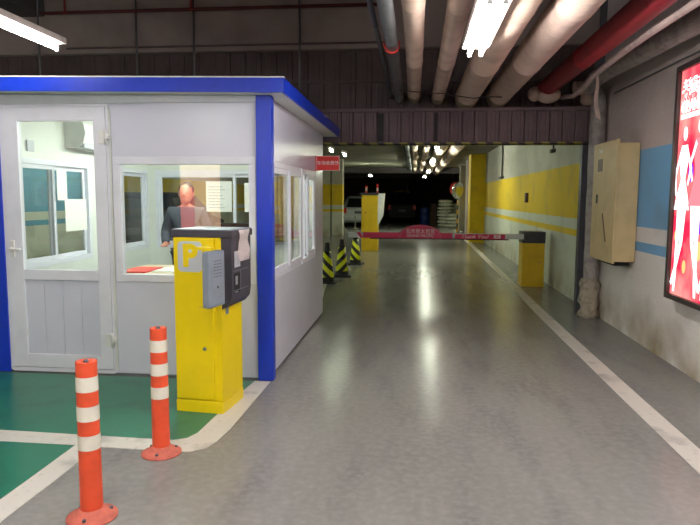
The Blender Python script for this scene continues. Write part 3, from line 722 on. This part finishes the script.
def dancer(u, s=1, dress='p_white', flip=1):
    """stylised printed figure: head, torso, flared skirt, long legs"""
    f = lambda L: [(u+flip*a*s*1.15, b*s*1.17) for a, b in L]
    import_pts = []
    hd = [(.03*math.cos(a)*1.1, 1.20+.05*math.sin(a)) for a in [2*math.pi*i/14 for i in range(14)]]
    pp(f(hd), 'p_white', 'printed_figure', -.0150)
    pp(f([(-.05, 1.12), (.05, 1.12), (.07, 1.0), (.035, .88), (.10, .74), (.13, .66), (-.13, .66), (-.10, .74), (-.035, .88), (-.07, 1.0)]), dress, 'printed_figure', -.0155)
    pp(f([(-.05, 1.11), (-.03, 1.08), (-.12, .90), (-.09, .76), (-.115, .76), (-.15, .91)]), 'p_white', 'printed_figure', -.0160)
    pp(f([(.05, 1.11), (.03, 1.08), (.11, .95), (.07, .84), (.09, .83), (.14, .95)]), 'p_white', 'printed_figure', -.0160)
    pp(f([(-.07, .67), (.01, .67), (-.02, .40), (-.03, .15), (-.045, .06), (-.075, .06), (-.07, .20), (-.065, .42)]), 'p_white', 'printed_figure', -.0164)
    pp(f([(.0, .67), (.08, .67), (.05, .42), (-.02, .25), (-.10, .10), (-.125, .12), (-.05, .28), (.0, .42)]), 'p_white', 'printed_figure', -.0168)
dancer(.19); dancer(.46, 1.03, 'p_pink', -1); dancer(.72, 1.0, 'p_violet'); dancer(1.0, .95)
for u, v, r_, mt in ((.33, 1.08, .05, 'p_violet'), (.11, .55, .03, 'p_gold'), (.30, .30, .035, 'p_gold'), (.55, .45, .05, 'p_gold'), (.58, .72, .09, 'p_violet')):
    pp([(u+r_*math.cos(2*math.pi*i/12), v+r_*1.6*math.sin(2*math.pi*i/12)) for i in range(12)], mt, 'printed_ornament', -.0143)

# a second lightbox by the entrance behind the camera, seen mirrored in the booth's front glass
lb2 = thing('poster_lightbox', 'backlit poster near the entrance, reflected in the booth front window', 'poster', (-5.0, -3.0, .8))
B('casing', (0, -.1, 0), (.95, 0, 1.5), 'frame', lb2, .004)
B('poster', (.04, .0, .04), (.91, .006, 1.46), 'p_peach', lb2); B('printed_panel', (.04, .006, .04), (.35, .008, .9), 'p_rose', lb2)
for x in (.1, .8): B('leg', (x, -.09, -.8), (x+.05, -.03, .02), 'frame', lb2)

# foil-lagged pipe: along the ceiling edge, elbow, then down the wall to a mortared foot
def bend(a, b, c, r, n=6):
    a, b, c = Vector(a), Vector(b), Vector(c); p = b+(a-b).normalized()*r; q = b+(c-b).normalized()*r
    return [p.lerp(b, t_).lerp(b.lerp(q, t_), t_) for t_ in [i/n for i in range(n+1)]]
random.seed(3)
path = [Vector((2.16, -6.5, 2.86))] + [Vector(((2.16 if y < 5 else 2.16-.075*(y-5))+.01*math.sin(y*2), y, 2.86)) for y in [i*.35-6 for i in range(38)]] + [Vector((2.02, 7.5, 2.86)), Vector((2.07, 7.85, 2.85))] + bend((2.07, 7.9, 2.85), (2.235, 8.08, 2.76), (2.235, 8.08, 2.2), .12)
path += [Vector((2.235, 8.08, 2.5-.12*i)) for i in range(21)]
rs = [.088+.010*random.random() for _ in path]
bm = bmesh.new(); tube(bm, path, .09, 16, rs=rs)
lp = obj('lagged_pipe', bm, 'foil', label='grey foil-lagged pipe dropping down the right wall beside cabinet', cat='pipe')
bm = bmesh.new(); lathe(bm, [(.13, .0), (.12, .06), (.105, .12), (.125, .2), (.11, .3), (.12, .42), (.098, .5)], 16, (2.225, 8.08, .0))
for v in bm.verts:
    v.co.x += .02*math.sin(v.co.z*31+v.co.y*40); v.co.y += .015*math.cos(v.co.z*23)
obj('mortar_foot', bm, M('rough_mortar', srgb(176, 166, 148), .9, dirt=.25, scale=14, bump=1.0), lp)

# ------------------------------------------------------------------ overhead pipes along the lane
def pipe(x, z, r, mat, label, y0_=-6.9, y1_=33, n=20, joint=1.9, nm='ceiling_pipe', jr=.004, wob=.004):
    P, R_ = [], []
    y = y0_
    def at(y): return (x+wob*math.sin(y*1.3), y, z+wob*math.cos(y*.9))
    while y < y1_:
        for dy, e in ((0, 0), (joint*.5, 0), (joint-.06, 0), (joint-.055, jr), (joint-.01, jr)):
            if y+dy < y1_: P.append(at(y+dy)); R_.append(r+e)
        y += joint
    bm = bmesh.new(); tube(bm, P, r, n, rs=R_)
    root = obj(nm, bm, mat, label=label, cat='pipe')
    return root
ZP = 2.84
pipe(-.03, ZP+.02, .082, 'cream', 'leftmost thick cream lagged ceiling pipe over the lane')
pipe(.285, ZP, .084, 'cream2', 'thinner cream ceiling pipe second from the left')
pipe(.665, ZP, .150, 'cream', 'large cream ceiling pipe right of the near double tube light')
pipe(1.07, ZP, .145, 'cream2', 'large cream ceiling pipe beside the red pipe')
rp = pipe(1.60, 2.86, .105, 'redpipe', 'dark red ceiling pipe above the right side of lane', -6.9, 8.25)
bm = bmesh.new(); ell(bm, (1.62, 8.05, 2.775), (.15, .16, .10)); ell(bm, (1.47, 8.12, 2.80), (.09, .12, .09)); obj('wrapped_joint', bm, 'cream2', rp)
pipe(-.225, ZP, .056, 'conduit', 'galvanised conduit with red clamp left of cream pipes', joint=3.1)
pipe(-.335, ZP+.02, .022, 'steel', 'thin dark conduit left of the galvanised conduit', n=8, joint=3, jr=.003)
bm = bmesh.new(); tube(bm, [(-.225, 5.66, ZP), (-.225, 5.70, ZP)], .068, 18); box(bm, (-.30, 5.655, ZP-.01), (-.28, 5.705, ZP+.03)); box(bm, (-.17, 5.655, ZP), (-.155, 5.705, ZP+.04))
obj('pipe_clamp', bm, 'clamp', label='red ring clamp around the galvanised conduit', cat='clamp')
# sagging white hose and ribbon
pts = [(1.71+.10*max(0, (y+1)/9)**2, y, 2.74+.02*math.sin(y*1.4)) for y in [i*.4-6.5 for i in range(34)]] + [(1.83, 7.2, 2.72), (1.86, 7.8, 2.72), (1.8, 8.15, 2.76)]
T('hose', pts, .027, 'hose', label='pale flexible hose sagging between red and grey pipes', cat='hose')
bm = bmesh.new(); P = []
for i in range(9):
    z = 2.80-.46*i/8; xx = 1.83+.012*math.sin(i*.9)+.03*i/8; ww = .014+.012*i/8
    P.append((bm.verts.new((xx-ww, 6.75, z)), bm.verts.new((xx+ww, 6.76, z-(.03 if i == 8 else 0)))))
for a, b_ in zip(P, P[1:]): bm.faces.new((a[0], a[1], b_[1], b_[0]))
bmesh.ops.solidify(bm, geom=bm.faces[:], thickness=.002)
obj('ribbon', bm, 'ribbon', label='pale strip of tape hanging down from the hose', cat='ribbon')
T('cable', [(2.33, y, 2.70+.01*(y-3)**1) for y in (-6, 0, 4, 6, 7.8)], .009, 'conduit', label='thin grey cable running high along right wall', cat='cable')
T('cable', [(-.26, 7.6, 2.80), (-.05, 7.6, 2.76), (.3, 7.6, 2.735), (.66, 7.6, 2.675), (.84, 7.6, 2.69), (1.0, 7.6, 2.685)], .006, 'black', label='black cable strung crosswise beneath the cream pipes', cat='cable')
bm = bmesh.new(); tube(bm, [(1.9, 7.95, 2.83), (2.0, 7.95, 2.84), (2.08, 8.0, 2.80), (2.1, 8.1, 2.7)], .085, 14)
obj('pipe_elbow', bm, 'cream2', label='cream lagged elbow tucked behind the hanging tape', cat='pipe')
# red pipe and droppers on the upper wall, left
T('sprinkler_pipe', [(-6.99, 8.42, 4.02), (-.4, 8.42, 4.02)], .022, M('dull_red_pipe', srgb(96, 40, 40), .6), n=10, label='thin red sprinkler pipe across the top of upper wall', cat='pipe')
for x in (-4.85, -3.05): 
    bm = bmesh.new(); tube(bm, [(x, 8.42, 4.045), (x, 8.42, 4.28)], .016, 8); lathe(bm, [(.02, 0), (.035, .02), (.02, .05)], 10, (x, 8.42, 4.0))
    obj('ceiling_sprinkler', bm, 'redpipe', label='small sprinkler fitting on red pipe, '+('left one over the booth door' if x < -4 else 'one above the ticket machine'), cat='sprinkler')
for x, lb_ in ((-3.87, 'thin vertical conduit above the booth front window left end'), (-5.3, 'thin vertical wire near the left batten light'), (-3.05, 'thin pale vertical conduit above the middle of booth'), (-1.58, 'thin vertical conduit above the right end of booth roof')):
    T('vertical_conduit', [(x, 8.5, 2.66), (x, 8.5, 4.28)], .014, 'conduit', n=8, label=lb_, cat='conduit')
T('horizontal_conduit', [(-4.9, 8.51, 3.56), (-.4, 8.51, 3.56)], .014, 'siding', n=8, label='thin horizontal conduit along the foot of the concrete beam', cat='conduit')
B('ceiling_beam', (-6.99, -6.9, 4.0), (-5.2, 8.5, 4.3), 'conc', kind='structure')

# ------------------------------------------------------------------ lights
lit_fixture('batten_light', 'long single tube light hanging above the booth door at upper left', (-3.06, 4.50, 2.79), 1.35, 1, 'tube_near', .30, hang=1.46)
lit_fixture('batten_light', 'bright double tube light hanging beneath the cream pipes', (.43, 4.20, 2.61), 1.30, 2, 'tube_near', .17, hang=1.6, hw=.58)
for x, y in ((.43, .2), (1.95, 1.6), (-3.0, .6), (-1.3, 1.9), (.43, -3.8), (-3.0, -3.8)):  # unseen lamps added behind the camera to brighten the foreground
    lit_fixture('batten_light', 'unseen double tube light added behind the camera as fill', (x, y, 2.64), 1.3, 2, 'tube_fill', .17, group='added fill lights', hang=1.6)
for (x, y), lb_ in zip(((.42, 12.6), (.45, 16.6), (.48, 23.1), (.42, 28.6)), ('nearest tube light past the transom, half hidden by it', 'second tube light past the transom above the lane', 'third tube light past the transom farther down the lane', 'farthest bright tube light above the lane')):
    lit_fixture('batten_light', lb_, (x, y, 2.50), 1.3 if y > 13 else .5, 2 if y > 13 else 1, 'tube_far', .17, hang=.48)
for (x, y), lb_ in zip(((-1.75, 12.9), (-1.62, 14.2), (-1.97, 27.4), (-4.6, 19), (-5.0, 11.5)), ('small light beyond the red booth sign, upper right one', 'small light beyond the red booth sign, lower left one', 'small round-looking light above the far yellow ticket machine', 'light over the parking bays behind the booth', 'light over the dark car beyond the booth')):
    lit_fixture('batten_light', lb_, (x, y, 2.50), 1.25 if y > 20 else .6, 2 if y > 20 else 1, 'tube_hall', .12, hang=.48)
for y, lb_ in ((9.0, 'added fill tube light left of the booth, nearer one'), (11.8, 'added fill tube light left of the booth, farther one')):
    lit_fixture('batten_light', lb_, (-5.7, y, 2.45), 1.3, 1, 'tube_hall', .17, hang=.5)  # extra lamps added to lighten the left wall seen through the booth windows

# ------------------------------------------------------------------ background: cars, drum, sacks, mirror, stand posts
def car(loc, rz, label, paint, hh=1.0):
    c = thing('car', label, 'car', loc, rz)
    sec = [(0, .30, .95, .80, .95), (.06, .25, 1.0, .84, 1.02), (.35, .22, 1.50, .86, .62*1.0), (1.0, .22, 1.60, .87, .62), (2.2, .22, 1.58, .87, .62), (3.0, .22, 1.05, .87, .80), (3.9, .24, .92, .84, .78), (4.2, .32, .70, .74, .70)]
    bm = bmesh.new(); rings = []
    for y, zb, zt, w, wt in sec:
        belt = min(.98, zt-.04); wt = min(w, wt)
        half = [(w*.9, zb), (w, zb+.12), (w, .62), (w*.985, belt), (wt+.04, zt-.06), (wt-.04, zt)]
        rg = [bm.verts.new((a, y, b*hh)) for a, b in half]+[bm.verts.new((-a, y, b*hh)) for a, b in half[::-1]]
        rings.append(rg)
    n = len(rings[0])
    for A, B_ in zip(rings, rings[1:]):
        for k_ in range(n):
            f = bm.faces.new((A[k_], A[(k_+1) % n], B_[(k_+1) % n], B_[k_])); f.smooth = True
    bm.faces.new(rings[0][::-1]); bm.faces.new(rings[-1])
    obj('car_body', bm, paint, c)
    bm = bmesh.new(); prism(bm, [(-.62, .055, 1.03*hh), (.62, .055, 1.03*hh), (.52, .30, 1.46*hh), (-.52, .30, 1.46*hh)], (0, -.03, .01)); obj('rear_window', bm, 'cglass', c)
    for s in (-1, 1):
        bm = bmesh.new(); prism(bm, [(s*.885, .5, 1.0*hh), (s*.885, 2.8, 1.0*hh), (s*.70, 2.2, 1.48*hh), (s*.70, .6, 1.48*hh)], (s*.012, 0, 0)); obj('side_window', bm, 'cglass', c)
        bm = bmesh.new(); box(bm, (s*.72-.09, -.03, .72*hh), (s*.72+.09, .06, 1.0*hh), .02); obj('tail_lamp', bm, 'tail', c)
        for y in (.75, 3.3):
            bm = bmesh.new(); tube(bm, [(s*.70, y, .31), (s*.89, y, .31)], .31, 20); w_ = obj('wheel', bm, 'tyre', c)
            bm = bmesh.new(); tube(bm, [(s*.885, y, .31), (s*.90, y, .31)], .19, 14); obj('hub_cap', bm, 'silver', w_)
    B('rear_bumper', (-.78, -.09, .34), (.78, .03, .58), paint, c, .03)
    B('number_plate', (-.22, -.02, .70), (.22, -.002, .83), 'dkgrey', c, .004)
    return c
car((-2.80, 31.2, 0), 0, 'silver hatchback parked beyond the far yellow ticket machine', 'silver')
car((-.75, 36.2, 0), 0, 'dark car parked just right of far yellow ticket machine', 'darkcar', 1.12)
car((-6.0, 12.6, 0), 0, 'dark car seen through the booth windows beside left wall', 'darkcar')
car((-5.75, 36, 0), 0, 'silver car parked farthest left behind the striped columns', 'silver')
bm = bmesh.new(); tube(bm, [(0, 0, 0), (0, 0, 2.0)], .05, 10); tube(bm, [(0, 0, 1.95), (-.9, 0, 1.92)], .04, 8); tube(bm, [(-.05, 0, 2.0), (-.05, 0, 2.35)], .02, 8)
obj('handrail_post', bm, 'yellow2', loc=(-.45, 41.5, 0), label='yellow post with pale crossbar in front of the dark car', cat='post')
bm = bmesh.new(); lathe(bm, [(.24, 0), (.26, .05), (.25, .3), (.265, .33), (.25, .36), (.25, .66), (.265, .69), (.25, .72), (.25, .92), (.22, .98)], 20)
bd = obj('drum', bm, 'drum', loc=(.54, 34.8, 0), label='blue plastic drum left of the stacked sacks', cat='drum')
bm = bmesh.new(); box(bm, (-.19, -.25, 0), (.19, .25, .75), .02); obj('carton', bm, 'card', loc=(1.02, 34.9, 0), label='lower brown carton between the blue drum and sacks', cat='box')
bm = bmesh.new(); box(bm, (-.17, -.22, 0), (.17, .22, .45), .02); obj('carton', bm, 'card', loc=(1.02, 34.9, .75), rz=.2, label='upper brown carton resting on the lower one', cat='box')
def sack_mesh():
    bm = bmesh.new(); bmesh.ops.create_cube(bm, size=1); bmesh.ops.subdivide_edges(bm, edges=bm.edges[:], cuts=4, use_grid_fill=True)
    for v in bm.verts:
        x, y, z = v.co*2; f = (1-.35*x**4)*(1-.3*y**4)
        v.co = Vector((x*.36*(1-.06*z*z), y*.24*(1-.08*z*z), z*.085*f + .004*math.sin(x*9+y*7)))
    for f in bm.faces: f.smooth = True
    return bm
s0 = None; sk = []
for i in range(8): sk.append((1.56+random.uniform(-.03, .03), 33.0, .085+.178*i, random.uniform(-.1, .1), 'in the left stack'))
for i in range(7): sk.append((2.0, 33.55, .085+.178*i, random.uniform(-.1, .1), 'in the right stack'))
for i in range(4): sk.append((1.93+.02*i, 32.45, .085+.178*i, random.uniform(-.2, .2), 'in the low front stack'))
nm_ = ['bottom', 'second', 'third', 'fourth', 'fifth', 'sixth', 'seventh', 'eighth']
for i, (x, y, z, a, w_) in enumerate(sk):
    if s0 is None: s0 = obj('sack', sack_mesh(), 'sack', cat='sack', group='sacks stacked by the right wall'); o = s0
    else: o = s0.copy(); COL.objects.link(o)
    idx = i if i < 8 else (i-8 if i < 15 else i-15)
    o.location = (x, y, z); o.rotation_euler.z = a; o['label'] = f'dusty woven sack, {nm_[idx]} from the floor {w_}'
mr = thing('convex_mirror', 'round convex traffic mirror on a yellow and black post', 'mirror', (1.86, 27.6, 0))
T('post', [(0, 0, 0), (0, 0, 1.75)], .035, 'post_st', mr, 12)
bm = bmesh.new(); ell(bm, (0, 0, 0), (.25, .07, .37), 24, 14); md = obj('mirror_face', bm, 'mirror', mr); md.location = (-.02, -.08, 1.84); md.rotation_euler = (.1, .15, .25)
bm = bmesh.new(); tube(bm, [(-.06, .02, 1.90), (-.06, .05, 1.90)], .30, 24, rs=[.30, .27]); obj('mirror_hood', bm, 'red', mr)
for x, lb_ in ((-3.36, 'left white chain post behind the cones'), (-2.80, 'right white chain post beside the far yellow ticket machine')):
    bm = bmesh.new(); lathe(bm, [(.16, 0), (.16, .03), (.05, .09), (.03, .1), (.03, .62), (.035, .64), (.02, .66)], 14)
    obj('stanchion', bm, 'ceil', loc=(x, 29.3, 0), label=lb_, cat='post')
B('gas_meter', (XW-.06, 13.3, 1.42), (XW, 13.42, 1.62), 'brown', label='small dark socket box on the yellow wall band', cat='box')
bm = bmesh.new(); tube(bm, [(XW-.03, 17.2, 2.08), (XW-.03, 17.2, 2.95)], .02, 8); box(bm, (XW-.08, 17.0, 2.03), (XW, 17.5, 2.09), .01); 
obj('wall_bracket', bm, 'conc', label='dark pipe bracket at top edge of the yellow wall', cat='bracket')
bm = bmesh.new(); tube(bm, [(XW-.02, 11.0, 2.35), (XW-.02, 11.02, 2.98)], .014, 8); box(bm, (XW-.06, 10.9, 2.28), (XW, 11.1, 2.34), .008)
obj('wall_bracket', bm, 'conc', label='short rusty bracket high on the white wall top', cat='bracket')
